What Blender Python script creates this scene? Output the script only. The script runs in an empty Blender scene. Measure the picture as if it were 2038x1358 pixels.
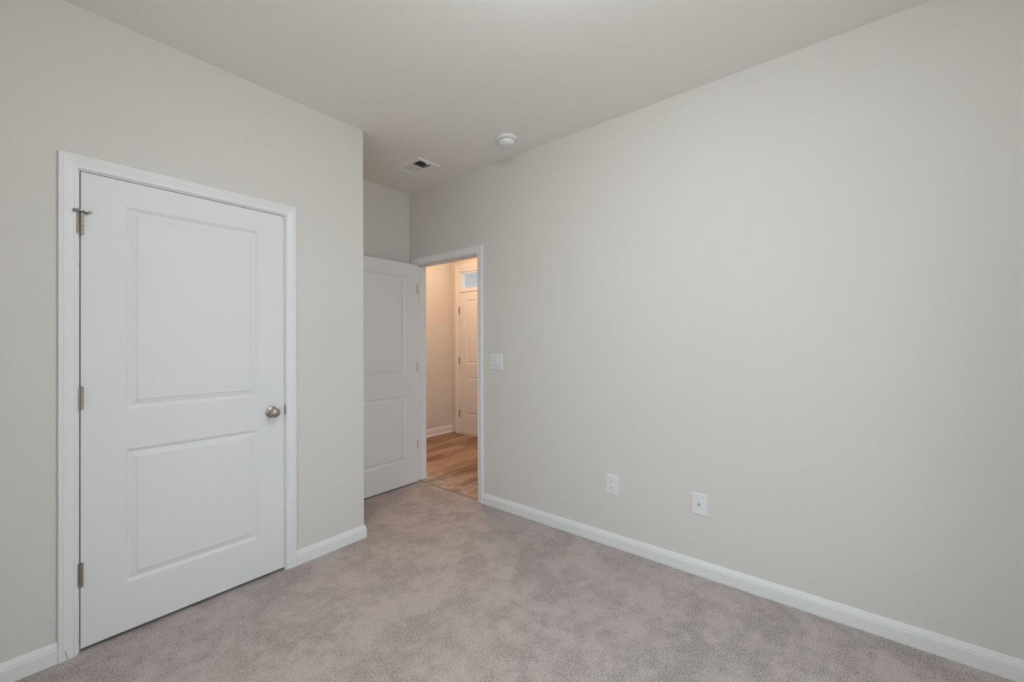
import bpy, bmesh, math, random
from mathutils import Vector, Matrix

# ------------------------------------------------------------------ camera
SC = bpy.context.scene
COL = SC.collection
CAM = Vector((-2.46147, -3.26676, 1.31142))
FPX, YAW, PITCH, ROLL = 816.49846, 0.88984, 0.00422, -0.00374
F = Vector((math.sin(YAW) * math.cos(PITCH), math.cos(YAW) * math.cos(PITCH), math.sin(PITCH)))
R = Vector((math.cos(YAW), -math.sin(YAW), 0.0))
U = R.cross(F)
R2 = math.cos(ROLL) * R + math.sin(ROLL) * U
U2 = -math.sin(ROLL) * R + math.cos(ROLL) * U
cam_data = bpy.data.cameras.new('camera')
cam_data.sensor_fit = 'HORIZONTAL'
cam_data.sensor_width = 36.0
cam_data.lens = FPX * 36.0 / 2038.0
cam_data.clip_start = 0.02
cam = bpy.data.objects.new('camera', cam_data)
COL.objects.link(cam)
m = Matrix.Identity(4)
for i in range(3):
    m[i][0], m[i][1], m[i][2], m[i][3] = R2[i], U2[i], -F[i], CAM[i]
cam.matrix_world = m
SC.camera = cam

# ------------------------------------------------------------------ light
SKY_TOP, SKY_LOW, GROUND = (0.83, 0.94, 1.0), (0.90, 0.98, 1.04), (0.62, 0.61, 0.58)
SKY_STRENGTH = 3.25
EXPOSURE = 0.0
world = bpy.data.worlds.new('overcast_sky')
SC.world = world
world.use_nodes = True
wn, wl = world.node_tree.nodes, world.node_tree.links
wn.clear()
w_out = wn.new('ShaderNodeOutputWorld')
w_bg = wn.new('ShaderNodeBackground')
w_tc = wn.new('ShaderNodeTexCoord')
w_sep = wn.new('ShaderNodeSeparateXYZ')
w_map = wn.new('ShaderNodeMapRange')
w_map.inputs['From Min'].default_value = -1
w_ramp = wn.new('ShaderNodeValToRGB')
els = w_ramp.color_ramp.elements
els[0].position, els[0].color = 0.46, (*GROUND, 1)
els[1].position, els[1].color = 0.52, (*SKY_LOW, 1)
e = els.new(0.9); e.color = (*SKY_TOP, 1)
wl.new(w_tc.outputs['Generated'], w_sep.inputs[0])
wl.new(w_sep.outputs['Z'], w_map.inputs['Value'])
wl.new(w_map.outputs[0], w_ramp.inputs[0])
wl.new(w_ramp.outputs[0], w_bg.inputs['Color'])
w_bg.inputs['Strength'].default_value = SKY_STRENGTH
wl.new(w_bg.outputs[0], w_out.inputs['Surface'])

SC.view_settings.view_transform = 'Standard'
SC.view_settings.look = 'None'
SC.view_settings.gamma = 1.0
SC.view_settings.exposure = EXPOSURE
SC.view_settings.use_curve_mapping = False
SC.cycles.max_bounces = 16
SC.cycles.diffuse_bounces = 12
SC.cycles.glossy_bounces = 4
SC.cycles.caustics_reflective = False
SC.cycles.caustics_refractive = False

# room measures (metres): the right wall is x = 0, the alcove's back wall y = 0
H = 2.7515
YL = -0.7375          # face of the closet wall
EX = -0.937           # end of the closet wall
XW, YB = -2.80, -3.95 # left and rear walls, out of the picture
WT = 0.115            # wall thickness
JY0, JY1, JZ = -0.099, -0.906, 2.052    # bedroom doorway between its jambs
CX0, CX1, CZ = -2.2640, -1.4410, 2.054  # closet doorway between its jambs
HX, HY = 1.715, 1.27  # hall: front wall, side wall
HYS = -4.2            # hall: far side wall, out of the picture
FY0, FY1, FZ = 1.107, 0.190, 2.048      # front door between its jambs
TZ0, TZ1 = 2.090, 2.345                 # transom opening
WIN = {'back': (-1.95, -0.82, 0.12, 2.15), 'left': (-2.95, -1.95, 0.40, 2.30), 'hall': (0.45, 1.45, 0.30, 2.20)}   # from, to, sill, head
FIX = (-1.58, -2.70)

def portal(name, loc, rot, sx, sy):
    d = bpy.data.lights.new(name, 'AREA')
    d.shape = 'RECTANGLE'; d.size = sx; d.size_y = sy
    d.cycles.is_portal = True
    o = bpy.data.objects.new(name, d); COL.objects.link(o)
    o.location = loc; o.rotation_euler = rot
    return o
a, b, z0, z1 = WIN['back']
portal('window_daylight', ((a + b) / 2, YB - WT - 0.01, (z0 + z1) / 2), (math.pi / 2, 0, 0), b - a, z1 - z0)
a, b, z0, z1 = WIN['left']
portal('window_daylight', (XW - WT - 0.01, (a + b) / 2, (z0 + z1) / 2), (0, -math.pi / 2, 0), z1 - z0, b - a)
a, b, z0, z1 = WIN['hall']
portal('window_daylight', ((a + b) / 2, HYS - WT - 0.01, (z0 + z1) / 2), (math.pi / 2, 0, 0), b - a, z1 - z0)
portal('porch_daylight', (HX + 2.6, 0.4, 1.28), (0, math.pi / 2, 0), 2.66, 6.0)

# ------------------------------------------------------------------ materials
def srgb(r, g, b):
    f = lambda c: (c / 255 / 12.92) if c / 255 <= 0.04045 else ((c / 255 + 0.055) / 1.055) ** 2.4
    return (f(r), f(g), f(b), 1.0)

def mat(name, col, rough=0.6, metal=0.0, spec=0.5, bump=0.0, bump_scale=200.0, var=0.0, var_scale=3.0):
    M = bpy.data.materials.new(name)
    M.use_nodes = True
    n, l = M.node_tree.nodes, M.node_tree.links
    b = n['Principled BSDF']
    b.inputs['Base Color'].default_value = (*col[:3], 1)
    b.inputs['Roughness'].default_value = rough
    b.inputs['Metallic'].default_value = metal
    b.inputs['Specular IOR Level'].default_value = spec
    if bump or var:
        tc = n.new('ShaderNodeTexCoord')
    if bump:
        nz = n.new('ShaderNodeTexNoise'); nz.inputs['Scale'].default_value = bump_scale
        nz.inputs['Detail'].default_value = 3
        bp = n.new('ShaderNodeBump'); bp.inputs['Strength'].default_value = bump
        bp.inputs['Distance'].default_value = 0.001
        l.new(tc.outputs['Object'], nz.inputs['Vector'])
        l.new(nz.outputs['Fac'], bp.inputs['Height']); l.new(bp.outputs[0], b.inputs['Normal'])
    if var:
        nv = n.new('ShaderNodeTexNoise'); nv.inputs['Scale'].default_value = var_scale
        mx = n.new('ShaderNodeMix'); mx.data_type = 'RGBA'
        l.new(tc.outputs['Object'], nv.inputs['Vector']); l.new(nv.outputs['Fac'], mx.inputs['Factor'])
        mx.inputs['A'].default_value = (*[c * (1 - var) for c in col[:3]], 1)
        mx.inputs['B'].default_value = (*[min(1, c * (1 + var)) for c in col[:3]], 1)
        l.new(mx.outputs['Result'], b.inputs['Base Color'])
    return M

M_WALL = mat('greige_wall_paint', (0.695, 0.673, 0.638), 0.75, spec=0.25, bump=0.12, bump_scale=260, var=0.012, var_scale=1.4)
M_CEIL = mat('flat_ceiling_paint', (0.825, 0.806, 0.775), 0.9, spec=0.15, bump=0.15, bump_scale=220)
M_TRIM = mat('white_trim_enamel', (0.800, 0.808, 0.814), 0.38, spec=0.45, bump=0.03, bump_scale=60)
M_DOOR = mat('white_door_paint', (0.775, 0.785, 0.795), 0.5, spec=0.4, bump=0.04, bump_scale=320)
M_PLAST = mat('white_plastic', (0.780, 0.785, 0.790), 0.35, spec=0.45, var=0.01)
M_NICK = mat('satin_nickel', (0.42, 0.375, 0.33), 0.34, metal=1.0, var=0.05, var_scale=60)
M_HWDARK = mat('near_black_hardware', (0.02, 0.018, 0.016), 0.5, metal=0.0, var=0.05, var_scale=60)  # near-black and not metallic, for hinge edges and latch plate
M_STEEL = mat('bright_connector_steel', (0.62, 0.62, 0.62), 0.2, metal=1.0, var=0.03, var_scale=80)
M_DARK = mat('dark_slot', (0.012, 0.012, 0.012), 0.6, var=0.1, var_scale=50)
M_RUBBER = mat('black_rubber', (0.012, 0.013, 0.012), 0.5, var=0.1, var_scale=40)
M_GREYRUB = mat('grey_rubber', (0.22, 0.20, 0.18), 0.6, var=0.1, var_scale=40)
M_RAW = mat('bare_wood', (0.40, 0.27, 0.17), 0.7, bump=0.1, bump_scale=80, var=0.12, var_scale=40)
M_VENT = mat('vent_enamel', (0.82, 0.82, 0.81), 0.4, spec=0.4, var=0.01)
M_DUCT = mat('duct_interior', (0.03, 0.03, 0.028), 0.8, var=0.1, var_scale=20)
M_THREAD = mat('grey_thread', (0.30, 0.30, 0.30), 0.9, var=0.1, var_scale=100)
M_CHIP = mat('white_debris', (0.75, 0.70, 0.64), 0.9, var=0.1, var_scale=100)
M_SILL = mat('threshold_enamel', (0.72, 0.72, 0.70), 0.4, var=0.02)
M_PORCH = mat('porch_paint', (0.345, 0.352, 0.355), 0.8, bump=0.05, var=0.02)

def emit_mat(name, col, s):
    M = bpy.data.materials.new(name); M.use_nodes = True
    n, l = M.node_tree.nodes, M.node_tree.links
    n.remove(n['Principled BSDF'])
    em = n.new('ShaderNodeEmission'); em.inputs['Color'].default_value = (*col, 1); em.inputs['Strength'].default_value = s
    l.new(em.outputs[0], n['Material Output'].inputs['Surface'])
    return M
M_HALLGLOW = emit_mat('warm_lamp_glass', (1.0, 0.63, 0.395), 69.0)
M_ROOMGLOW = emit_mat('room_lamp_glass', (0.88, 0.94, 1.02), 45.8)

def glass_mat():
    M = bpy.data.materials.new('window_glass'); M.use_nodes = True
    n, l = M.node_tree.nodes, M.node_tree.links
    n.remove(n['Principled BSDF'])
    t = n.new('ShaderNodeBsdfTransparent'); t.inputs['Color'].default_value = (0.95, 0.97, 0.97, 1)
    g = n.new('ShaderNodeBsdfGlossy'); g.inputs['Roughness'].default_value = 0.03
    lw = n.new('ShaderNodeLayerWeight')
    pw = n.new('ShaderNodeMath'); pw.operation = 'POWER'; pw.inputs[1].default_value = 5.0
    fr = n.new('ShaderNodeMath'); fr.operation = 'MULTIPLY_ADD'; fr.inputs[1].default_value = 0.9; fr.inputs[2].default_value = 0.03
    l.new(lw.outputs['Facing'], pw.inputs[0]); l.new(pw.outputs[0], fr.inputs[0])
    mx = n.new('ShaderNodeMixShader')
    l.new(fr.outputs[0], mx.inputs[0]); l.new(t.outputs[0], mx.inputs[1]); l.new(g.outputs[0], mx.inputs[2])
    l.new(mx.outputs[0], n['Material Output'].inputs['Surface'])
    return M
M_GLASS = glass_mat()

def carpet_mat():
    M = bpy.data.materials.new('cut_pile_carpet'); M.use_nodes = True
    n, l = M.node_tree.nodes, M.node_tree.links
    b = n['Principled BSDF']; b.inputs['Roughness'].default_value = 1.0
    b.inputs['Specular IOR Level'].default_value = 0.05
    tc = n.new('ShaderNodeTexCoord')
    def noise(s, d, r=0.5):
        x = n.new('ShaderNodeTexNoise'); x.inputs['Scale'].default_value = s
        x.inputs['Detail'].default_value = d; x.inputs['Roughness'].default_value = r
        l.new(tc.outputs['Object'], x.inputs['Vector']); return x
    def rng(src, a, c, lo, hi):
        x = n.new('ShaderNodeMapRange'); x.inputs['From Min'].default_value = a; x.inputs['From Max'].default_value = c
        x.inputs['To Min'].default_value = lo; x.inputs['To Max'].default_value = hi
        l.new(src, x.inputs['Value']); return x.outputs[0]
    def mul(a, c):
        x = n.new('ShaderNodeMath'); x.operation = 'MULTIPLY'; l.new(a, x.inputs[0]); l.new(c, x.inputs[1]); return x.outputs[0]
    fine = noise(225, 3, 0.65)
    v = n.new('ShaderNodeTexVoronoi'); v.inputs['Scale'].default_value = 290
    l.new(tc.outputs['Object'], v.inputs['Vector'])
    big = noise(4.2, 4, 0.6)           # brushed and trodden pile
    mid = noise(15, 3, 0.55)
    lay = n.new('ShaderNodeMath'); lay.operation = 'MULTIPLY_ADD'; lay.inputs[1].default_value = 0.55
    l.new(mid.outputs['Fac'], lay.inputs[0]); l.new(big.outputs['Fac'], lay.inputs[2])
    nap = rng(lay.outputs[0], 0.66, 0.88, 0.0, 1.0)    # 0: pile standing open, 1: pile laid flat
    speck = mul(rng(fine.outputs['Fac'], 0.36, 0.53, 0.0, 1.0), rng(v.outputs['Distance'], 0.35, 0.85, 1.0, 0.55))
    gap = rng(nap, 0.0, 1.0, 0.20, 0.50)               # shade painted into the hollows between tufts, weaker where laid flat
    mx = n.new('ShaderNodeMix'); mx.data_type = 'FLOAT'
    l.new(speck, mx.inputs['Factor']); l.new(gap, mx.inputs['A']); mx.inputs['B'].default_value = 1.19
    tuft = mx.outputs['Result']
    tot = mul(tuft, rng(nap, 0.0, 1.0, 0.96, 1.05))
    cm = n.new('ShaderNodeMix'); cm.data_type = 'RGBA'
    cm.inputs['A'].default_value = (0.580, 0.512, 0.482, 1); cm.inputs['B'].default_value = (0.595, 0.522, 0.490, 1)
    l.new(mid.outputs['Fac'], cm.inputs['Factor'])
    vm = n.new('ShaderNodeVectorMath'); vm.operation = 'SCALE'
    l.new(cm.outputs['Result'], vm.inputs[0]); l.new(tot, vm.inputs['Scale'])
    l.new(vm.outputs[0], b.inputs['Base Color'])
    bp = n.new('ShaderNodeBump'); bp.inputs['Strength'].default_value = 0.6; bp.inputs['Distance'].default_value = 0.004
    l.new(speck, bp.inputs['Height']); l.new(bp.outputs[0], b.inputs['Normal'])
    return M
M_CARPET = carpet_mat()

BOX, BOY = 7, 30     # which boards of the pattern lie here
def plank_mat():
    M = bpy.data.materials.new('vinyl_wood_planks'); M.use_nodes = True
    n, l = M.node_tree.nodes, M.node_tree.links
    b = n['Principled BSDF']; b.inputs['Roughness'].default_value = 0.42
    b.inputs['Specular IOR Level'].default_value = 0.35
    tc = n.new('ShaderNodeTexCoord')
    br = n.new('ShaderNodeTexBrick')
    br.inputs['Scale'].default_value = 1.0
    br.inputs['Brick Width'].default_value = 1.22; br.inputs['Row Height'].default_value = 0.152
    br.inputs['Mortar Size'].default_value = 0.0012; br.inputs['Mortar Smooth'].default_value = 0.1
    br.inputs['Color1'].default_value = (0.10, 0.10, 0.10, 1); br.inputs['Color2'].default_value = (0.9, 0.9, 0.9, 1)
    br.inputs['Mortar'].default_value = (0.0, 0.0, 0.0, 1)
    br.offset = 0.37
    bo = n.new('ShaderNodeMapping'); bo.inputs['Location'].default_value = (BOX * 1.22, BOY * 0.152, 0)
    l.new(tc.outputs['Object'], bo.inputs['Vector']); l.new(bo.outputs[0], br.inputs['Vector'])
    mp = n.new('ShaderNodeMapping'); mp.inputs['Scale'].default_value = (1.6, 22.0, 1.0)
    l.new(tc.outputs['Object'], mp.inputs['Vector'])
    off = n.new('ShaderNodeVectorMath'); off.operation = 'MULTIPLY_ADD'
    off.inputs[1].default_value = (7.0, 3.0, 0.0)
    l.new(br.outputs['Color'], off.inputs[0]); l.new(mp.outputs[0], off.inputs[2])
    g = n.new('ShaderNodeTexNoise'); g.inputs['Scale'].default_value = 1.5; g.inputs['Detail'].default_value = 6
    g.inputs['Roughness'].default_value = 0.62
    l.new(off.outputs[0], g.inputs['Vector'])
    sep = n.new('ShaderNodeSeparateColor'); l.new(br.outputs['Color'], sep.inputs[0])
    a = n.new('ShaderNodeMath'); a.operation = 'MULTIPLY_ADD'; a.inputs[1].default_value = 0.26
    l.new(sep.outputs[0], a.inputs[0]); l.new(g.outputs['Fac'], a.inputs[2])
    rp = n.new('ShaderNodeValToRGB')
    el = rp.color_ramp.elements
    el[0].position, el[0].color = 0.38, (0.075, 0.042, 0.025, 1)
    el[1].position, el[1].color = 0.86, (0.540, 0.370, 0.260, 1)
    q = el.new(0.60); q.color = (0.310, 0.188, 0.120, 1)
    l.new(a.outputs[0], rp.inputs[0])
    mo = n.new('ShaderNodeMix'); mo.data_type = 'RGBA'; mo.inputs['B'].default_value = (0.035, 0.02, 0.012, 1)
    l.new(br.outputs['Fac'], mo.inputs['Factor']); l.new(rp.outputs[0], mo.inputs['A'])
    # plaster dust trodden in by the doorway
    sx = n.new('ShaderNodeSeparateXYZ'); l.new(tc.outputs['Object'], sx.inputs[0])
    def rng(src, p, q_, lo, hi):
        x = n.new('ShaderNodeMapRange'); x.inputs['From Min'].default_value = p; x.inputs['From Max'].default_value = q_
        x.inputs['To Min'].default_value = lo; x.inputs['To Max'].default_value = hi
        l.new(src, x.inputs['Value']); return x.outputs[0]
    dn = n.new('ShaderNodeTexNoise'); dn.inputs['Scale'].default_value = 9; dn.inputs['Detail'].default_value = 5
    dn.inputs['Roughness'].default_value = 0.65
    l.new(tc.outputs['Object'], dn.inputs['Vector'])
    def mth(op, x, y):
        k = n.new('ShaderNodeMath'); k.operation = op
        for i, s in enumerate((x, y)):
            if isinstance(s, (int, float)): k.inputs[i].default_value = s
            else: l.new(s, k.inputs[i])
        return k.outputs[0]
    near = mth('MULTIPLY', rng(sx.outputs['X'], 0.05, 0.50, 1.0, 0.0), rng(sx.outputs['Y'], -0.95, -0.25, 0.35, 1.0))
    dust = mth('MULTIPLY', near, rng(dn.outputs['Fac'], 0.40, 0.62, 0.0, 0.95))
    du = n.new('ShaderNodeMix'); du.data_type = 'RGBA'; du.inputs['B'].default_value = (0.60, 0.56, 0.54, 1)
    l.new(dust, du.inputs['Factor']); l.new(mo.outputs['Result'], du.inputs['A'])
    l.new(du.outputs['Result'], b.inputs['Base Color'])
    l.new(rng(dust, 0.0, 0.6, 0.42, 0.9), b.inputs['Roughness'])
    bp = n.new('ShaderNodeBump'); bp.inputs['Strength'].default_value = 0.25; bp.inputs['Distance'].default_value = 0.001
    l.new(g.outputs['Fac'], bp.inputs['Height']); l.new(bp.outputs[0], b.inputs['Normal'])
    return M
M_PLANK = plank_mat()

# ------------------------------------------------------------------ mesh helpers
def box(bm, x0, x1, y0, y1, z0, z1, bev=0.0, seg=2):
    vs = [bm.verts.new((x, y, z)) for x in (x0, x1) for y in (y0, y1) for z in (z0, z1)]
    fs = [bm.faces.new([vs[i] for i in q]) for q in
          ((0, 1, 3, 2), (4, 6, 7, 5), (0, 4, 5, 1), (2, 3, 7, 6), (0, 2, 6, 4), (1, 5, 7, 3))]
    if bev:
        es = list({e for f in fs for e in f.edges})
        bmesh.ops.bevel(bm, geom=es, offset=bev, segments=seg, profile=0.5, affect='EDGES')

def sweep(bm, path, prof, tf, cap=True):
    """profile (lateral, rise) mitred along a 2-D path; lateral is to the left of travel; tf(u, v, w) -> 3-D"""
    P = [Vector(p) for p in path]
    rings = []
    for i, p in enumerate(P):
        ds = []
        if i > 0: ds.append((P[i] - P[i - 1]).normalized())
        if i < len(P) - 1: ds.append((P[i + 1] - P[i]).normalized())
        ns = [Vector((-d.y, d.x)) for d in ds]
        k = ns[0] if len(ns) == 1 else (ns[0] + ns[1]) / (1 + ns[0].dot(ns[1]))
        rings.append([bm.verts.new(tf(p.x + k.x * a, p.y + k.y * a, w)) for a, w in prof])
    for r0, r1 in zip(rings, rings[1:]):
        for j in range(len(prof)):
            k = (j + 1) % len(prof)
            bm.faces.new((r0[j], r0[k], r1[k], r1[j]))
    if cap:
        bm.faces.new(rings[0]); bm.faces.new(list(reversed(rings[-1])))

def lathe(bm, prof, tf, n=48):
    """profile (radius, along) spun round the axis; tf(a, b, along) -> 3-D"""
    rings = []
    for r, h in prof:
        if r < 1e-6:
            rings.append([bm.verts.new(tf(0, 0, h))])
        else:
            rings.append([bm.verts.new(tf(r * math.cos(2 * math.pi * i / n), r * math.sin(2 * math.pi * i / n), h)) for i in range(n)])
    for a, b in zip(rings, rings[1:]):
        for i in range(n):
            k = (i + 1) % n
            if len(a) == 1: bm.faces.new((a[0], b[i], b[k]))
            elif len(b) == 1: bm.faces.new((a[i], b[0], a[k]))
            else: bm.faces.new((a[i], b[i], b[k], a[k]))
    for e in (rings[0], rings[-1]):
        if len(e) > 2: bm.faces.new(e)

def obj(name, bm, M, parent=None, smooth=False, loc=(0, 0, 0), **props):
    bmesh.ops.recalc_face_normals(bm, faces=bm.faces)
    me = bpy.data.meshes.new(name); bm.to_mesh(me); bm.free()
    me.materials.append(M)
    if smooth:
        for p in me.polygons: p.use_smooth = True
        me.set_sharp_from_angle(angle=math.radians(40))
    o = bpy.data.objects.new(name, me); COL.objects.link(o)
    o.location = loc
    if parent: o.parent = parent
    for k, v in props.items(): o[k] = v
    return o

def empty(name, loc, **props):
    o = bpy.data.objects.new(name, None); COL.objects.link(o)
    o.location = loc; o.empty_display_size = 0.05
    for k, v in props.items(): o[k] = v
    return o

def S(name, bm, M, label, cat, parent=None, **k):
    return obj(name, bm, M, parent, kind='structure', label=label, category=cat, **k)

NB = bmesh.new

# ------------------------------------------------------------------ shell
bm = NB()   # right wall, with the bedroom doorway
JT = 0.019  # jamb board
box(bm, 0, WT, JY0 + JT, HY, 0, H)
box(bm, 0, WT, YB - WT, JY1 - JT, 0, H)
box(bm, 0, WT, JY1 - JT, JY0 + JT, JZ + JT, H)
S('wall_right', bm, M_WALL, 'long greige wall with the doorway, outlet and cable plate', 'wall')

bm = NB()   # closet wall
box(bm, XW, CX0 - JT, YL, YL + WT, 0, H)
box(bm, CX1 + JT, EX, YL, YL + WT, 0, H)
box(bm, CX0 - JT, CX1 + JT, YL, YL + WT, CZ + JT, H)
S('wall_closet', bm, M_WALL, 'greige wall around the closed white closet door', 'wall')
bm = NB(); box(bm, EX - WT, EX, YL + WT, 0, 0, H)
S('wall_closet_end', bm, M_WALL, 'short return wall between closet and door alcove', 'wall')
bm = NB(); box(bm, XW - WT, 0, 0, WT, 0, H)
S('wall_alcove', bm, M_WALL, 'greige wall of the alcove above the open door', 'wall')
bm = NB()
wa, wb, wz0, wz1 = WIN['left']
box(bm, XW - WT, XW, YB - WT, wa, 0, H); box(bm, XW - WT, XW, wb, 0, 0, H)
box(bm, XW - WT, XW, wa, wb, 0, wz0); box(bm, XW - WT, XW, wa, wb, wz1, H)
S('wall_left', bm, M_WALL, 'greige side wall beside the closet wall', 'wall')
bm = NB()
wa, wb, wz0, wz1 = WIN['back']
box(bm, XW, wa, YB - WT, YB, 0, H); box(bm, wb, 0, YB - WT, YB, 0, H)
box(bm, wa, wb, YB - WT, YB, 0, wz0); box(bm, wa, wb, YB - WT, YB, wz1, H)
S('wall_back', bm, M_WALL, 'greige wall with the bedroom window', 'wall')

VX0, VX1, VY0, VY1 = -0.456, -0.247, -0.7195, -0.403      # ceiling vent, outer
GX0, GX1, GY0, GYM, GY1 = -0.416, -0.287, -0.685, -0.572, -0.448   # its grille
bm = NB()
box(bm, XW - WT, GX0 - 0.003, YB - WT, HY + WT, H, H + 0.1); box(bm, GX1 + 0.003, HX + WT, YB - WT, HY + WT, H, H + 0.1)
box(bm, GX0 - 0.003, GX1 + 0.003, YB - WT, GY0 - 0.003, H, H + 0.1); box(bm, GX0 - 0.003, GX1 + 0.003, GY1 + 0.003, HY + WT, H, H + 0.1)
S('ceiling', bm, M_CEIL, 'flat off-white ceiling with a vent and smoke detector', 'ceiling')

bm = NB()
box(bm, XW - WT, 0.018, YB - WT, WT, -0.06, 0.0, 0.004, 2)
S('floor', bm, M_CARPET, 'mottled taupe cut-pile carpet across the bedroom', 'floor')
bm = NB(); box(bm, 0.018, HX + WT, HYS - WT, HY + WT, -0.06, -0.004)
S('floor_hall', bm, M_PLANK, 'brown wood plank floor beyond the doorway', 'floor')

bm = NB(); box(bm, 0.019, 0.034, JY1 + 0.001, JY0 - 0.001, -0.004, -0.0015, 0.001)
S('trim_4', bm, mat('grey_edge_strip', (0.17, 0.165, 0.165), 0.5, var=0.2, var_scale=30), 'thin grey edge strip between carpet and wood planks in the doorway', 'floor strip')

# hall shell
bm = NB(); box(bm, WT, HX + WT, HY, HY + WT, 0, H)
S('wall_hall_side', bm, M_WALL, 'hall wall in warm lamplight, left of the front door', 'wall')
bm = NB()
wa, wb, wz0, wz1 = WIN['hall']
box(bm, WT, wa, HYS - WT, HYS, 0, H); box(bm, wb, HX + WT, HYS - WT, HYS, 0, H)
box(bm, wa, wb, HYS - WT, HYS, 0, wz0); box(bm, wa, wb, HYS - WT, HYS, wz1, H)
S('wall_hall_far', bm, M_WALL, 'hall wall opposite the warm lamplit one', 'wall')
bm = NB()
box(bm, HX, HX + WT, FY0 + JT, HY, 0, H)
box(bm, HX, HX + WT, HYS, FY1 - JT, 0, H)
box(bm, HX, HX + WT, FY1 - JT, FY0 + JT, TZ1 + 0.02, H)
S('wall_hall_front', bm, M_WALL, 'hall wall holding the front door and transom window', 'wall')

# porch outside the front door: added so the transom shows grey, not bright sky
bm = NB(); box(bm, HX + WT, HX + 2.6, -2.6, 4.4, 2.42, 2.5)
S('added_porch_ceiling', bm, M_PORCH, 'added porch ceiling, dimming the sky seen through the transom window', 'porch ceiling')
bm = NB(); box(bm, HX + WT, HX + 2.6, -2.6, 4.4, -0.2, -0.05)
S('porch_floor', bm, M_PORCH, 'pale concrete porch floor outside the front door', 'porch floor')

# ------------------------------------------------------------------ baseboards
BB = [(0, 0), (0.014, 0), (0.014, 0.0555), (0.0125, 0.058), (0.0115, 0.066), (0.0085, 0.0735), (0.0075, 0.0765),
      (0.0055, 0.0825), (0.003, 0.0845), (0, 0.0845)]
flat = lambda u, v, w: Vector((u, v, w))
def baseboard(name, path, label, prof=BB, M=M_TRIM):
    bm = NB(); sweep(bm, path, prof, flat)
    return S(name, bm, M, label, 'baseboard')
CW = 0.0560   # casing width
CAS_L0, CAS_L1 = CX0 - 0.006, CX1 + 0.006
# travel direction keeps the room on the left of the path
baseboard('baseboard_right', [(0, YB), (0, JY1 - 0.006 - CW)], 'white baseboard along the long right wall')
baseboard('baseboard_closet', [(EX, 0.0), (EX, YL), (CAS_L1 + CW, YL)][::-1][::-1] and [(EX, -0.001), (EX, YL), (CAS_L1 + CW, YL)],
          'white baseboard wrapping the closet wall corner, right of the closet door')
baseboard('baseboard_left', [(CAS_L0 - CW, YL), (XW, YL), (XW, YB), (0, YB)], 'white baseboard left of the closet door')
baseboard('baseboard_alcove', [(0, -0.0), (EX + 0.014, -0.0)], 'white baseboard behind the open door')
HB = [(0, 0), (0.027, 0), (0.027, 0.004), (0.024, 0.012), (0.0185, 0.0165), (0.014, 0.019), (0.014, 0.076), (0.0125, 0.0785), (0.0115, 0.088),
      (0.0085, 0.096), (0.0055, 0.103), (0, 0.105)]
hb = [(a, w - 0.004) for a, w in HB]
baseboard('baseboard_hall', [(HX, HY), (WT, HY)], 'white hall baseboard with shoe moulding beside the front door', hb)

# ------------------------------------------------------------------ door casings and jambs
CASP = [(0.0, 0.0), (0.0, 0.0085), (0.002, 0.0105), (0.009, 0.0115), (0.0105, 0.0100), (0.013, 0.0100), (0.022, 0.0118), (0.030, 0.0140),
        (0.036, 0.0160), (0.040, 0.0164), (0.042, 0.0150), (0.0445, 0.0150), (0.047, 0.0172), (0.052, 0.0175), (0.0550, 0.0160), (0.0560, 0.0130), (0.0560, 0.0)]

def casing(name, parent, x0, x1, z, tf, prof=CASP, zb=0.0):
    bm = NB()
    # up the far leg, over and down: outside is on the left of travel
    sweep(bm, [(x1, zb), (x1, z), (x0, z), (x0, zb)], [(-a, w) for a, w in prof], tf)
    return obj(name, bm, M_TRIM, parent)

# closet
t1 = empty('trim_1', ((CX0 + CX1) / 2, YL, 0), kind='structure', label='white moulded casing around the closet door', category='door casing')
O1 = Vector(t1.location)
casing('casing', t1, CAS_L0, CAS_L1, CZ + 0.006, lambda u, v, w: Vector((u, YL - w, v)) - O1)
bm = NB()
box(bm, CX0 - JT, CX0, YL, YL + WT, 0, CZ); box(bm, CX1, CX1 + JT, YL, YL + WT, 0, CZ); box(bm, CX0 - JT, CX1 + JT, YL, YL + WT, CZ, CZ + JT)
bm.transform(Matrix.Translation(-O1)); obj('jamb', bm, M_TRIM, t1)
bm = NB()
ys = YL + 0.0375
box(bm, CX0, CX0 + 0.011, ys, ys + 0.03, 0, CZ); box(bm, CX1 - 0.011, CX1, ys, ys + 0.03, 0, CZ); box(bm, CX0, CX1, ys, ys + 0.03, CZ - 0.011, CZ)
bm.transform(Matrix.Translation(-O1)); obj('door_stop_strip', bm, M_TRIM, t1)
bm = NB()
pts = []
for i in range(9):
    t = -1 + i / 4
    pts.append((CX1 + 0.0012 + 0.0085 * math.cos(t * math.pi / 2) ** 0.6, 0.928 + t * 0.029))
pts = [(CX1 + 0.0002, 0.899), *pts[1:-1], (CX1 + 0.0002, 0.957)]
f0 = [bm.verts.new(Vector((x, YL - 0.0015, z)) - O1) for x, z in pts]; f1 = [bm.verts.new(Vector((x, YL + 0.001, z)) - O1) for x, z in pts]
bm.faces.new(f0); bm.faces.new(f1[::-1])
for i in range(len(pts)):
    k = (i + 1) % len(pts); bm.faces.new((f0[i], f1[i], f1[k], f0[k]))
obj('strike_plate', bm, M_NICK, t1, label='satin nickel strike plate')
bm = NB(); box(bm, CX0 - 0.0105, CX0 - 0.0045, YL - 0.0112, YL - 0.0002, 1.783, 1.871)
bm.transform(Matrix.Translation(-O1)); obj('hinge_mortise', bm, M_RAW, t1, label='bare wood mortise beside the top hinge')

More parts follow.
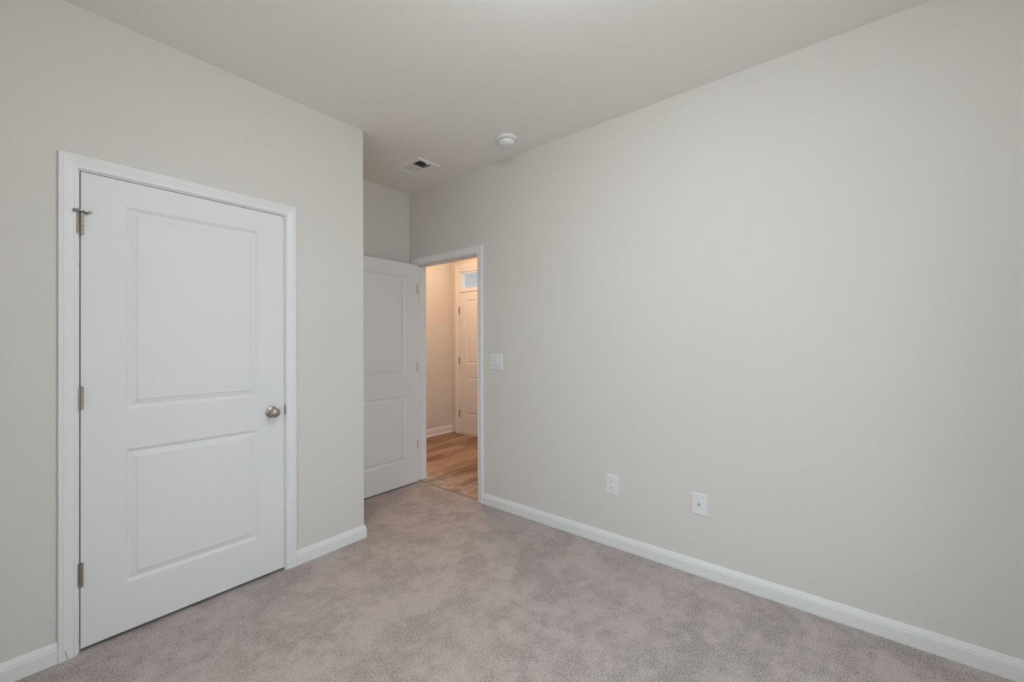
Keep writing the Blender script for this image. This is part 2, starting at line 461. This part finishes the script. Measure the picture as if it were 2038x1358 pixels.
# bedroom doorway
t2 = empty('trim_2', (0, (JY0 + JY1) / 2, 0), kind='structure', label='white casing and jamb of the open bedroom doorway', category='door casing')
O2 = Vector(t2.location)
casing('casing', t2, -(JY0 + 0.006), -(JY1 - 0.006), JZ + 0.006, lambda u, v, w: Vector((-w, -u, v)) - O2)
casing('casing', t2, -(JY0 + 0.006), -(JY1 - 0.006), JZ + 0.006, lambda u, v, w: Vector((WT + w, -u, v)) - O2, zb=-0.004)
bm = NB()
box(bm, 0, WT, JY0, JY0 + JT, -0.004, JZ); box(bm, 0, WT, JY1 - JT, JY1, -0.004, JZ); box(bm, 0, WT, JY1 - JT, JY0 + JT, JZ, JZ + JT)
bm.transform(Matrix.Translation(-O2)); obj('jamb', bm, M_TRIM, t2)
bm = NB()
box(bm, 0.038, 0.070, JY0 - 0.011, JY0, 0.0, JZ, 0.002); box(bm, 0.038, 0.070, JY1, JY1 + 0.011, 0.0, JZ, 0.002)
box(bm, 0.038, 0.070, JY1, JY0, JZ - 0.011, JZ, 0.002)
bm.transform(Matrix.Translation(-O2)); obj('door_stop_strip', bm, M_TRIM, t2)

# ------------------------------------------------------------------ panelled door slabs
PP = [(0.0, 0.0), (0.0035, 0.0030), (0.0065, 0.0034), (0.0115, 0.0084), (0.0165, 0.0092), (0.0360, 0.0040), (0.0375, 0.0036), (0.0405, 0.0008)]
def slab(w, h, th, panels, prof=PP):
    """front face on y = 0 looking to -y, x from 0 to w, z from 0 to h"""
    bm = NB()
    xs = sorted({0, w, *[p[0] for p in panels], *[p[1] for p in panels]})
    zs = sorted({0, h, *[p[2] for p in panels], *[p[3] for p in panels]})
    for side in (0, 1):
        Y = (lambda d: d) if side == 0 else (lambda d: th - d)
        g = {(x, z): bm.verts.new((x, Y(0), z)) for x in xs for z in zs}
        for x0, x1 in zip(xs, xs[1:]):
            for z0, z1 in zip(zs, zs[1:]):
                if any(p[0] <= x0 and x1 <= p[1] and p[2] <= z0 and z1 <= p[3] for p in panels): continue
                bm.faces.new((g[x0, z0], g[x1, z0], g[x1, z1], g[x0, z1]))
        for a, b, c, d in panels:
            prev = None
            for ins, dep in prof:
                q = [bm.verts.new((x, Y(dep), z)) for x, z in ((a + ins, c + ins), (b - ins, c + ins), (b - ins, d - ins), (a + ins, d - ins))]
                if prev:
                    for i in range(4):
                        k = (i + 1) % 4; bm.faces.new((prev[i], prev[k], q[k], q[i]))
                prev = q
            bm.faces.new(prev)
    bmesh.ops.remove_doubles(bm, verts=bm.verts, dist=1e-6)
    for a, b in (((0, 0), (w, 0)), ((w, 0), (w, h)), ((w, h), (0, h)), ((0, h), (0, 0))):
        vs = [bm.verts.new((a[0], 0, a[1])), bm.verts.new((b[0], 0, b[1])), bm.verts.new((b[0], th, b[1])), bm.verts.new((a[0], th, a[1]))]
        bm.faces.new(vs)
    return bm

def hinge(parent, cx, cy, z0, z1, leaf=None, r=0.0055, M=M_NICK):
    """knuckle of five barrels about a vertical pin, and the edge of its leaf"""
    bm = NB()
    n = 5; dz = (z1 - z0) / n
    for i in range(n):
        a, b = z0 + i * dz + 0.0004, z0 + (i + 1) * dz - 0.0004
        lathe(bm, [(r * 0.86, a), (r, a + 0.0006), (r, b - 0.0006), (r * 0.86, b)], lambda p, q, h: Vector((cx + p, cy + q, h)), 20)
    if leaf: box(bm, *leaf, z0, z1)
    h = obj('hinge', bm, M, parent, smooth=True)
    bm = NB(); lathe(bm, [(r * 0.6, z0 - 0.002), (r * 0.6, z1 + 0.001), (r * 0.95, z1 + 0.001), (r * 0.95, z1 + 0.003), (r * 0.4, z1 + 0.005)], lambda p, q, hh: Vector((cx + p, cy + q, hh)), 20)
    obj('pin', bm, M, h, smooth=True)
    return h

# closet door
DX0, DX1, DZ0, DZ1 = -2.2604, -1.4445, 0.0175, 2.049
d1 = empty('door_1', (DX0, YL - 0.002, DZ0), kind='structure', label='closed white two-panel closet door with nickel knob and hinges', category='door')
O = Vector(d1.location)
bm = slab(DX1 - DX0, DZ1 - DZ0, 0.035, [(0.141, 0.6805, 0.214, 0.8175), (0.141, 0.6805, 1.000, 1.9165)])
obj('door_slab', bm, M_DOOR, d1)
for z0, z1 in ((1.780, 1.872), (1.035, 1.127), (0.282, 0.378)):
    hinge(d1, CX0 + 0.0062 - O.x, -0.0055, z0 - O.z, z1 - O.z, (-0.0105, 0.002, -0.0006, 0.0016) if z0 < 1.5 else (-0.003, 0.002, -0.0006, 0.0016))
KX, KZ = -1.5105, 0.9235
kt = lambda p, q, h: Vector((KX + p, YL - 0.002 - h, KZ + q)) - O
bm = NB(); lathe(bm, [(0, 0.030), (0.0115, 0.030), (0.013, 0.032), (0.019, 0.034), (0.0245, 0.038), (0.0268, 0.044), (0.0262, 0.050), (0.0225, 0.057), (0.015, 0.0615), (0.006, 0.0632), (0, 0.0635)], kt)
kn = obj('knob', bm, M_NICK, d1, smooth=True, label='satin nickel round knob')
bm = NB(); lathe(bm, [(0.0325, 0.0), (0.0325, 0.003), (0.030, 0.0055), (0.020, 0.0085), (0.0135, 0.011), (0.0115, 0.018), (0.0115, 0.031)], kt)
obj('rosette', bm, M_NICK, kn, smooth=True)
bm = NB(); box(bm, DX1 - O.x - 0.0005, DX1 - O.x + 0.0022, 0.004, 0.026, 0.899 - O.z, 0.957 - O.z); obj('latch_plate', bm, M_HWDARK, d1)

# open bedroom door, swung back against the alcove wall
OX1, OY, OZ0, OZ1 = -0.0205, -0.1414, 0.012, 2.047
OW = 0.800
d2 = empty('door_2', (OX1, OY, OZ0), kind='structure', label='open white two-panel bedroom door swung into the alcove', category='door')
bm = slab(OW, OZ1 - OZ0, 0.035, [(0.135, OW - 0.135, 0.218, 0.8165), (0.135, OW - 0.135, 1.006, 1.914)])
bm.transform(Matrix.Translation((-OW, 0, 0)))
obj('door_slab', bm, M_DOOR, d2)
for z0, z1 in ((1.775, 1.861), (1.040, 1.125), (0.319, 0.392)):
    bm = NB()
    box(bm, -0.0035, 0.0012, -0.0012, 0.030, z0 - OZ0, z1 - OZ0)
    lathe(bm, [(0.0055, z0 - OZ0), (0.0055, z1 - OZ0)], lambda p, q, h: Vector((0.0105 + p, 0.0385 + q, h)), 16)
    obj('hinge', bm, M_HWDARK, d2, label='dark edge of a door hinge')
k2 = lambda s: (lambda p, q, h: Vector((-OW + 0.065 + p, (-h if s == 0 else 0.035 + h), 0.915 - OZ0 + q)))
for s in (0,):
    bm = NB(); lathe(bm, [(0.0325, 0.0), (0.0325, 0.003), (0.020, 0.0085), (0.0115, 0.018), (0.0115, 0.030), (0.019, 0.034), (0.0268, 0.044), (0.0225, 0.057), (0, 0.0635)], k2(s))
    obj('knob', bm, M_NICK, d2, smooth=True, label='satin nickel round knob')

# hinge-pin stop on the closet door's top hinge
px0 = Vector((CX0 + 0.0062, YL - 0.0075, 1.879))
ds = empty('hinge_stop', px0, label='small nickel hinge-pin door stop on the closet door top hinge', category='door stop')
bm = NB()
lathe(bm, [(0.0075, -0.0025), (0.0085, -0.001), (0.0085, 0.003), (0.0075, 0.0042)], flat, 20)
box(bm, -0.001, 0.019, -0.010, 0.002, -0.0015, 0.0035, 0.001)
box(bm, -0.014, 0.001, -0.012, -0.002, -0.0005, 0.004, 0.001)
obj('bracket', bm, M_NICK, ds, smooth=True)
bm = NB()
lathe(bm, [(0.0015, -0.006), (0.0085, -0.006), (0.0095, -0.004), (0.0095, 0.003), (0.0080, 0.005), (0.0045, 0.005), (0.0040, 0.001), (0.0015, 0.001)], lambda p, q, h: Vector((-0.0165 + p * 1.1, -0.010 + q * 0.7, h)), 24)
obj('bumper', bm, M_GREYRUB, ds, smooth=True, label='grey rubber bumper cup')
bm = NB()
lathe(bm, [(0.0022, -0.001), (0.0022, 0.011), (0.0034, 0.011), (0.0034, 0.016), (0.0015, 0.0175)], lambda p, q, h: Vector((0.0135 + h, -0.004 + p, 0.001 + q)), 16)
obj('adjusting_bolt', bm, M_NICK, ds, smooth=True)
bm = NB(); box(bm, 0.0125, 0.0195, -0.008, 0.001, -0.010, -0.001, 0.001); obj('rubber_tip', bm, M_GREYRUB, ds)

# loose carpet thread standing against the casing foot
bm = NB()
pth = [Vector((-2.2970, YL - 0.0215, 0.001)), Vector((-2.2985, YL - 0.0205, 0.012)), Vector((-2.3015, YL - 0.0200, 0.026)), Vector((-2.3052, YL - 0.0190, 0.041))]
rg = []
for p in pth: rg.append([bm.verts.new(p + Vector((0.0009 * math.cos(a * math.pi / 3), 0.0009 * math.sin(a * math.pi / 3), 0))) for a in range(6)])
for a, b in zip(rg, rg[1:]):
    for i in range(6): bm.faces.new((a[i], a[(i + 1) % 6], b[(i + 1) % 6], b[i]))
bm.faces.new(rg[0]); bm.faces.new(rg[-1][::-1])
obj('loose_thread', bm, M_THREAD, label='thin grey thread standing by the left foot of the closet door casing', category='thread')

# ------------------------------------------------------------------ front door, transom
d3 = empty('door_3', (HX, FY0, 0.012), kind='structure', label='panelled front door at the end of the hall', category='door')
DWF = FY0 - FY1 - 0.006
c1, c2 = 0.135, DWF / 2 - 0.06
pan = [(c1, c2, 0.265, 0.81), (DWF - c2, DWF - c1, 0.265, 0.81), (c1, c2, 1.00, 1.915), (DWF - c2, DWF - c1, 1.00, 1.915)]
bm = slab(DWF, 2.030, 0.044, pan, [(a * 0.8, d) for a, d in PP])
bm.transform(Matrix.Rotation(math.radians(-90), 4, 'Z')); bm.transform(Matrix.Translation((0.002, -0.003, 0)))
obj('door_slab', bm, M_DOOR, d3)
for z0, z1 in ((1.73, 1.83), (1.00, 1.10), (0.235, 0.335)):
    hinge(d3, -0.006, 0.000, z0 - 0.012, z1 - 0.012, (-0.0025, 0.001, -0.008, 0.012), r=0.0065)
bm = NB(); box(bm, 0.020, 0.040, -DWF - 0.004, -0.002, -0.0085, 0.012); obj('daylight_stop', bm, M_RUBBER, d3, label='black strip added under the front door to stop daylight leaking in')  # strip added to block daylight through the gap below the door
kz = lambda p, q, h: Vector((-h, -DWF + 0.07 + p, 0.95 + q))
bm = NB(); lathe(bm, [(0.0325, -0.002), (0.0325, 0.003), (0.020, 0.0085), (0.0115, 0.018), (0.0115, 0.030), (0.019, 0.034), (0.0268, 0.044), (0.0225, 0.057), (0, 0.0635)], kz)
obj('knob', bm, M_NICK, d3, smooth=True)

t3 = empty('trim_3', (HX, (FY0 + FY1) / 2, 0), kind='structure', label='white casing around the front door and transom', category='door casing')
O3 = Vector(t3.location)
tfh = lambda u, v, w: Vector((HX - w, -u, v)) - O3
casing('casing', t3, -(FY0 + 0.006), -(FY1 - 0.006), TZ1 + 0.045, tfh, [(a * 1.15, w) for a, w in CASP], zb=-0.004)
bm = NB()
box(bm, HX, HX + WT, FY0, FY0 + JT, -0.004, TZ1 + 0.02); box(bm, HX, HX + WT, FY1 - JT, FY1, -0.004, TZ1 + 0.02)
box(bm, HX - 0.001, HX + WT, FY1, FY0, TZ1 + 0.0, TZ1 + 0.045)
box(bm, HX - 0.004, HX + WT, FY1, FY0, FZ, TZ0)
bm.transform(Matrix.Translation(-O3)); obj('jamb', bm, M_TRIM, t3)
bm = NB(); box(bm, HX + 0.048, HX + 0.06, FY0 - 0.012, FY0, 0, FZ); box(bm, HX + 0.048, HX + 0.06, FY1, FY1 + 0.012, 0, FZ); box(bm, HX + 0.048, HX + 0.06, FY1, FY0, FZ - 0.012, FZ)
bm.transform(Matrix.Translation(-O3)); obj('door_stop_strip', bm, M_TRIM, t3)
bm = NB(); box(bm, HX - 0.022, HX + WT, FY1 - 0.03, FY0 + 0.03, -0.004, 0.003, 0.002)
bm.transform(Matrix.Translation(-O3)); obj('threshold', bm, M_SILL, t3)

w2 = empty('window_2', (HX + 0.03, (FY0 + FY1) / 2, TZ0), kind='structure', label='small white-framed transom window above the front door', category='window')
Ow = Vector(w2.location)
bm = NB()
fr = 0.030
for y0, y1, z0, z1 in ((FY0 - fr, FY0, TZ0, TZ1), (FY1, FY1 + fr, TZ0, TZ1), (FY1 + fr, FY0 - fr, TZ1 - 0.022, TZ1), (FY1 + fr, FY0 - fr, TZ0, TZ0 + 0.012)):
    box(bm, HX + 0.012, HX + 0.06, y0, y1, z0, z1, 0.003)
bm.transform(Matrix.Translation(-Ow)); obj('window_frame', bm, M_TRIM, w2)
bm = NB(); box(bm, HX + 0.034, HX + 0.038, FY1 + fr, FY0 - fr, TZ0 + 0.012, TZ1 - 0.022)
bm.transform(Matrix.Translation(-Ow)); obj('pane', bm, M_GLASS, w2)

# windows out of view; the side and hall ones are added for daylight
def window(name, key, label):
    wa, wb, wz0, wz1 = WIN[key]
    # built in wall coordinates: u along the wall, v = depth from the room face outwards
    T = (lambda u, v, w: Vector((u, (YB if key == 'back' else HYS) - v, w))) if key != 'left' else (lambda u, v, w: Vector((XW - v, u, w)))
    w1 = empty(name, T((wa + wb) / 2, 0, wz0), kind='structure', label=label, category='window')
    O4 = Vector(w1.location)
    def part(pn, boxes, M):
        bm = NB()
        for u0, u1, v0, v1, z0, z1 in boxes:
            a, b = T(u0, v0, z0) - O4, T(u1, v1, z1) - O4
            box(bm, min(a.x, b.x), max(a.x, b.x), min(a.y, b.y), max(a.y, b.y), min(a.z, b.z), max(a.z, b.z))
        return obj(pn, bm, M, w1)
    fr = 0.045; xm = (wa + wb) / 2; zm = (wz0 + wz1) / 2
    part('window_frame', [(u0, u1, 0.03, WT - 0.01, z0, z1) for u0, u1, z0, z1 in
         ((wa, wa + fr, wz0, wz1), (wb - fr, wb, wz0, wz1), (wa + fr, wb - fr, wz0, wz0 + fr), (wa + fr, wb - fr, wz1 - fr, wz1), (xm - 0.04, xm + 0.04, wz0 + fr, wz1 - fr))]
         + [(u0, u1, 0.04, WT - 0.02, zm - 0.02, zm + 0.02) for u0, u1 in ((wa + fr, xm - 0.04), (xm + 0.04, wb - fr))], M_TRIM)
    part('window_sill', [(wa - 0.03, wb + 0.03, -0.03, 0.03, wz0 - 0.02, wz0)], M_TRIM)
    for u0, u1 in ((wa + fr, xm - 0.04), (xm + 0.04, wb - fr)):
        part('pane', [(u0, u1, WT - 0.034, WT - 0.03, wz0 + fr, wz1 - fr)], M_GLASS)
window('window_1', 'back', 'wide white bedroom window in the rear wall')
window('fill_window_side', 'left', 'white window added unseen in the side wall to light the right wall')
window('fill_window_hall', 'hall', 'white window added unseen at the far end of the hall to light the door jamb')

# ------------------------------------------------------------------ lamps (both out of the picture)
def dome_lamp(name, x, y, r, M, label):
    o = empty(name, (x, y, H), label=label, category='ceiling light')
    bm = NB(); lathe(bm, [(r * 1.04, 0), (r * 1.04, -0.022), (r * 0.98, -0.026), (r * 0.5, -0.026)], flat); obj('lamp_base', bm, M_NICK, o, smooth=True)
    bm = NB(); lathe(bm, [(r * 0.97, -0.024), (r * 0.95, -0.045), (r * 0.80, -0.075), (r * 0.5, -0.098), (r * 0.2, -0.108), (0, -0.109)], flat); obj('lamp_shade', bm, M, o, smooth=True)
    return o
dome_lamp('ceiling_lamp', 0.95, 0.36, 0.16, M_HALLGLOW, 'warm glowing dome lamp on the hall ceiling')
o = empty('ceiling_lamp', (FIX[0], FIX[1], H), label='glowing white glass bowl lamp hanging on a short stem from the bedroom ceiling', category='ceiling light')
bm = NB(); lathe(bm, [(0.065, 0), (0.065, -0.012), (0.050, -0.024), (0.011, -0.028), (0.011, -0.060), (0.0, -0.060)], flat); obj('lamp_base', bm, M_NICK, o, smooth=True)
bm = NB(); lathe(bm, [(0.010, -0.058), (0.13, -0.052), (0.168, -0.058), (0.176, -0.070), (0.165, -0.105), (0.135, -0.142), (0.09, -0.170), (0.04, -0.184), (0, -0.186)], flat); obj('lamp_shade', bm, M_ROOMGLOW, o, smooth=True)

# ------------------------------------------------------------------ ceiling vent
v = empty('ceiling_vent', ((VX0 + VX1) / 2, (VY0 + VY1) / 2, H), label='white rectangular ceiling vent, half its louvres open, near the smoke detector', category='vent')
Ov = Vector(v.location)
vt = lambda bm: bm.transform(Matrix.Translation(-Ov))
bm = NB()
z0, z1 = H - 0.008, H
out = [(VX0, VY0), (VX1, VY0), (VX1, VY1), (VX0, VY1)]
inn = [(GX0, GY0), (GX1, GY0), (GX1, GY1), (GX0, GY1)]
def ring(pts, z): return [bm.verts.new((x, y, z)) for x, y in pts]
def lerp(k): return [(a[0] + (b[0] - a[0]) * k, a[1] + (b[1] - a[1]) * k) for a, b in zip(out, inn)]
rs = [ring(out, H), ring(lerp(0.02), H - 0.004), ring(lerp(0.14), H - 0.0075), ring(lerp(0.22), H - 0.0060), ring(lerp(0.90), H - 0.0085), ring(inn, H - 0.0065), ring(inn, H + 0.02)]
for a, b in zip(rs, rs[1:]):
    for i in range(4):
        k = (i + 1) % 4; bm.faces.new((a[i], a[k], b[k], b[i]))
box(bm, GX0, GX1, GYM - 0.004, GYM + 0.004, H - 0.0085, H + 0.01)
vt(bm); obj('vent_frame', bm, M_VENT, v)
bm = NB(); 
for q in ((GX0 - 0.003, GX1 + 0.003, GY0 - 0.003, GY1 + 0.003, H + 0.16, H + 0.17), (GX0 - 0.003, GX0 - 0.001, GY0 - 0.003, GY1 + 0.003, H + 0.02, H + 0.16), (GX1 + 0.001, GX1 + 0.003, GY0 - 0.003, GY1 + 0.003, H + 0.02, H + 0.16),
          (GX0 - 0.001, GX1 + 0.001, GY0 - 0.003, GY0 - 0.001, H + 0.02, H + 0.16), (GX0 - 0.001, GX1 + 0.001, GY1 + 0.001, GY1 + 0.003, H + 0.02, H + 0.16)):
    box(bm, *q)
vt(bm); obj('duct', bm, M_DUCT, v)
NS = 9
for half, (ya, yb, sgn) in enumerate(((GY0, GYM - 0.004, -1), (GYM + 0.004, GY1, 1))):
    for i in range(NS):
        x = GX0 + (GX1 - GX0) * (i + 0.5) / NS
        bm = NB()
        tl = 0.0008; L = 0.0065 if half == 0 else 0.0095
        box(bm, -L, L, ya, yb, -tl / 2, tl / 2)
        ang = math.radians(-37 if half == 0 else 40)
        bm.transform(Matrix.Translation((x, 0, H + 0.0015)) @ Matrix.Rotation(ang, 4, 'Y'))
        vt(bm); obj('louvre', bm, M_VENT, v)
bm = NB(); box(bm, -0.352, -0.337, -0.699, -0.680, H - 0.015, H - 0.005, 0.001); vt(bm); obj('damper_lever', bm, M_VENT, v)

# ------------------------------------------------------------------ smoke detector
s = empty('smoke_detector', (-0.243, -1.428, H), label='round white smoke detector on the ceiling', category='smoke detector')
bm = NB(); lathe(bm, [(0.071, 0), (0.072, -0.004), (0.070, -0.014), (0.066, -0.019), (0.058, -0.020)], flat, 64); obj('base', bm, M_PLAST, s, smooth=True)
bm = NB(); lathe(bm, [(0.0555, -0.019), (0.0555, -0.0225)], flat, 64); obj('sensor_slot', bm, M_DARK, s, label='dark sensing slot', smooth=True)
bm = NB(); lathe(bm, [(0.0575, -0.0225), (0.0582, -0.026), (0.056, -0.034), (0.050, -0.045), (0.044, -0.051), (0.030, -0.0535), (0.0, -0.054)], flat, 64); obj('cover', bm, M_PLAST, s, smooth=True)
bm = NB(); lathe(bm, [(0.011, -0.053), (0.011, -0.0555), (0.009, -0.0565), (0, -0.0565)], lambda p, q, h: Vector((p - 0.018, q - 0.006, h)), 32); obj('test_button', bm, M_PLAST, s, smooth=True)

# ------------------------------------------------------------------ wall plates on the right wall (x = 0)
def plate_bm(w, h, t=0.0062):
    bm = NB()
    prof = [(0, 0), (0.0006, 0.0022), (0.0028, 0.0052), (0.0050, t)]
    prev = None
    for i, d in prof:
        a, b = w / 2 - i, h / 2 - i
        q = [bm.verts.new((-d, y, z)) for y, z in ((-a, -b), (a, -b), (a, b), (-a, b))]
        if prev:
            for k in range(4): bm.faces.new((prev[k], prev[(k + 1) % 4], q[(k + 1) % 4], q[k]))
        prev = q
    bm.faces.new(prev)
    return bm

sw = empty('light_switch', (0, -1.111, 1.1610), label='white square two-rocker switch plate beside the doorway', category='light switch')
obj('plate', plate_bm(0.127, 0.126), M_PLAST, sw)
for yc in (-0.023, 0.023):
    bm = NB()
    pr = [(-0.0335, 0.0062), (-0.0335, 0.0078), (0.0, 0.0098), (0.0335, 0.0125), (0.0335, 0.0062)]
    sweep(bm, [(yc - 0.0165, 0), (yc + 0.0165, 0)], [(0, 0)] * 0 or [(a, b) for a, b in pr], lambda u, vv, w: Vector((-w, u, -vv)))
    obj('rocker', bm, M_PLAST, sw)
    bm = NB()  # raised grey strips: painted shade lines round the rocker, widest below
    box(bm, -0.0066, -0.0060, yc - 0.0170, yc + 0.0170, -0.0353, -0.0337); box(bm, -0.0066, -0.0060, yc - 0.0170, yc + 0.0170, 0.0337, 0.0341)
    for y in (-0.0172, 0.0172): box(bm, -0.0066, -0.0060, yc + y - 0.0002, yc + y + 0.0002, -0.0345, 0.0341)
    obj('rocker_shade_line', bm, M_GREYRUB, sw)

ou = empty('power_outlet', (0, -2.0985, 0.3955), label='white duplex power outlet low on the right wall', category='outlet')
obj('plate', plate_bm(0.084, 0.125), M_PLAST, ou)
for zc in (0.0205, -0.0205):
    bm = NB()
    pts = []
    for i in range(32):
        a = 2 * math.pi * i / 32
        pts.append((0.0172 * math.cos(a), max(-0.0138, min(0.0138, 0.0172 * math.sin(a)))))
    f0 = [bm.verts.new((-0.0060, y, zc + z)) for y, z in pts]; f1 = [bm.verts.new((-0.0082, y * 0.97, zc + z * 0.97)) for y, z in pts]
    bm.faces.new(f1)
    for i in range(32): bm.faces.new((f0[i], f0[(i + 1) % 32], f1[(i + 1) % 32], f1[i]))
    r_ = obj('receptacle', bm, M_PLAST, ou)
    bm = NB()
    box(bm, -0.0085, -0.0079, 0.0057, 0.0077, zc - 0.001, zc + 0.0085)
    box(bm, -0.0085, -0.0079, -0.0074, -0.0058, zc, zc + 0.0080)
    lathe(bm, [(0.0029, 0.0079), (0.0029, 0.0085)], lambda p, q, h: Vector((-h, p, zc - 0.0065 + q)), 16)
    obj('slots', bm, M_DARK, r_, label='dark plug slots')
bm = NB(); lathe(bm, [(0.0035, 0.006), (0.0032, 0.0072), (0, 0.0075)], lambda p, q, h: Vector((-h, p, q)), 20); obj('screw', bm, M_PLAST, ou, smooth=True)

cx_ = empty('cable_plate', (0, -2.6265, 0.3975), label='white cable television wall plate with a steel connector, right of the outlet', category='cable outlet')
obj('plate', plate_bm(0.0835, 0.122), M_PLAST, cx_)
bm = NB(); lathe(bm, [(0.0062, 0.006), (0.0062, 0.0085), (0.0046, 0.0085), (0.0046, 0.0155), (0.0030, 0.0165), (0.0030, 0.0120), (0, 0.0120)], lambda p, q, h: Vector((-h, p, q)), 24)
obj('connector', bm, M_STEEL, cx_, smooth=True, label='steel coaxial connector')
for z in (0.042, -0.042):
    bm = NB(); lathe(bm, [(0.0036, 0.006), (0.0034, 0.0070), (0, 0.0073)], lambda p, q, h: Vector((-h, p, z + q)), 20); obj('screw', bm, M_PLAST, cx_, smooth=True)

# ------------------------------------------------------------------ odds and ends on the hall floor
stp = empty('floor_doorstop', (0.815, 0.795, -0.004), label='small black rounded stop on the hall floor, half hidden by the door jamb', category='door stop')
bm = NB(); lathe(bm, [(0.030, 0), (0.031, 0.004), (0.031, 0.014), (0.027, 0.030), (0.018, 0.042), (0.008, 0.047), (0, 0.048)], flat, 32)
obj('dome', bm, M_RUBBER, stp, smooth=True)
random.seed(4)
bm = NB()
for i in range(46):
    if i < 34: x, y = random.uniform(0.06, 1.0), random.uniform(-0.85, 0.75)
    else: x, y = random.gauss(1.05, 0.12), random.gauss(0.45, 0.05)
    r = random.uniform(0.0015, 0.005) if i < 34 else random.uniform(0.003, 0.010)
    k = random.uniform(0, 6)
    pts = [(x + r * random.uniform(.6, 1.3) * math.cos(k + a * 1.2566), y + r * random.uniform(.6, 1.3) * math.sin(k + a * 1.2566)) for a in range(5)]
    lo = [bm.verts.new((p, q, -0.004)) for p, q in pts]; top = bm.verts.new((x, y, -0.004 + r * 0.5))
    for a in range(5): bm.faces.new((lo[a], lo[(a + 1) % 5], top))
obj('debris', bm, M_CHIP, kind='stuff', label='white plaster crumbs scattered over the wooden hall floor', category='debris')
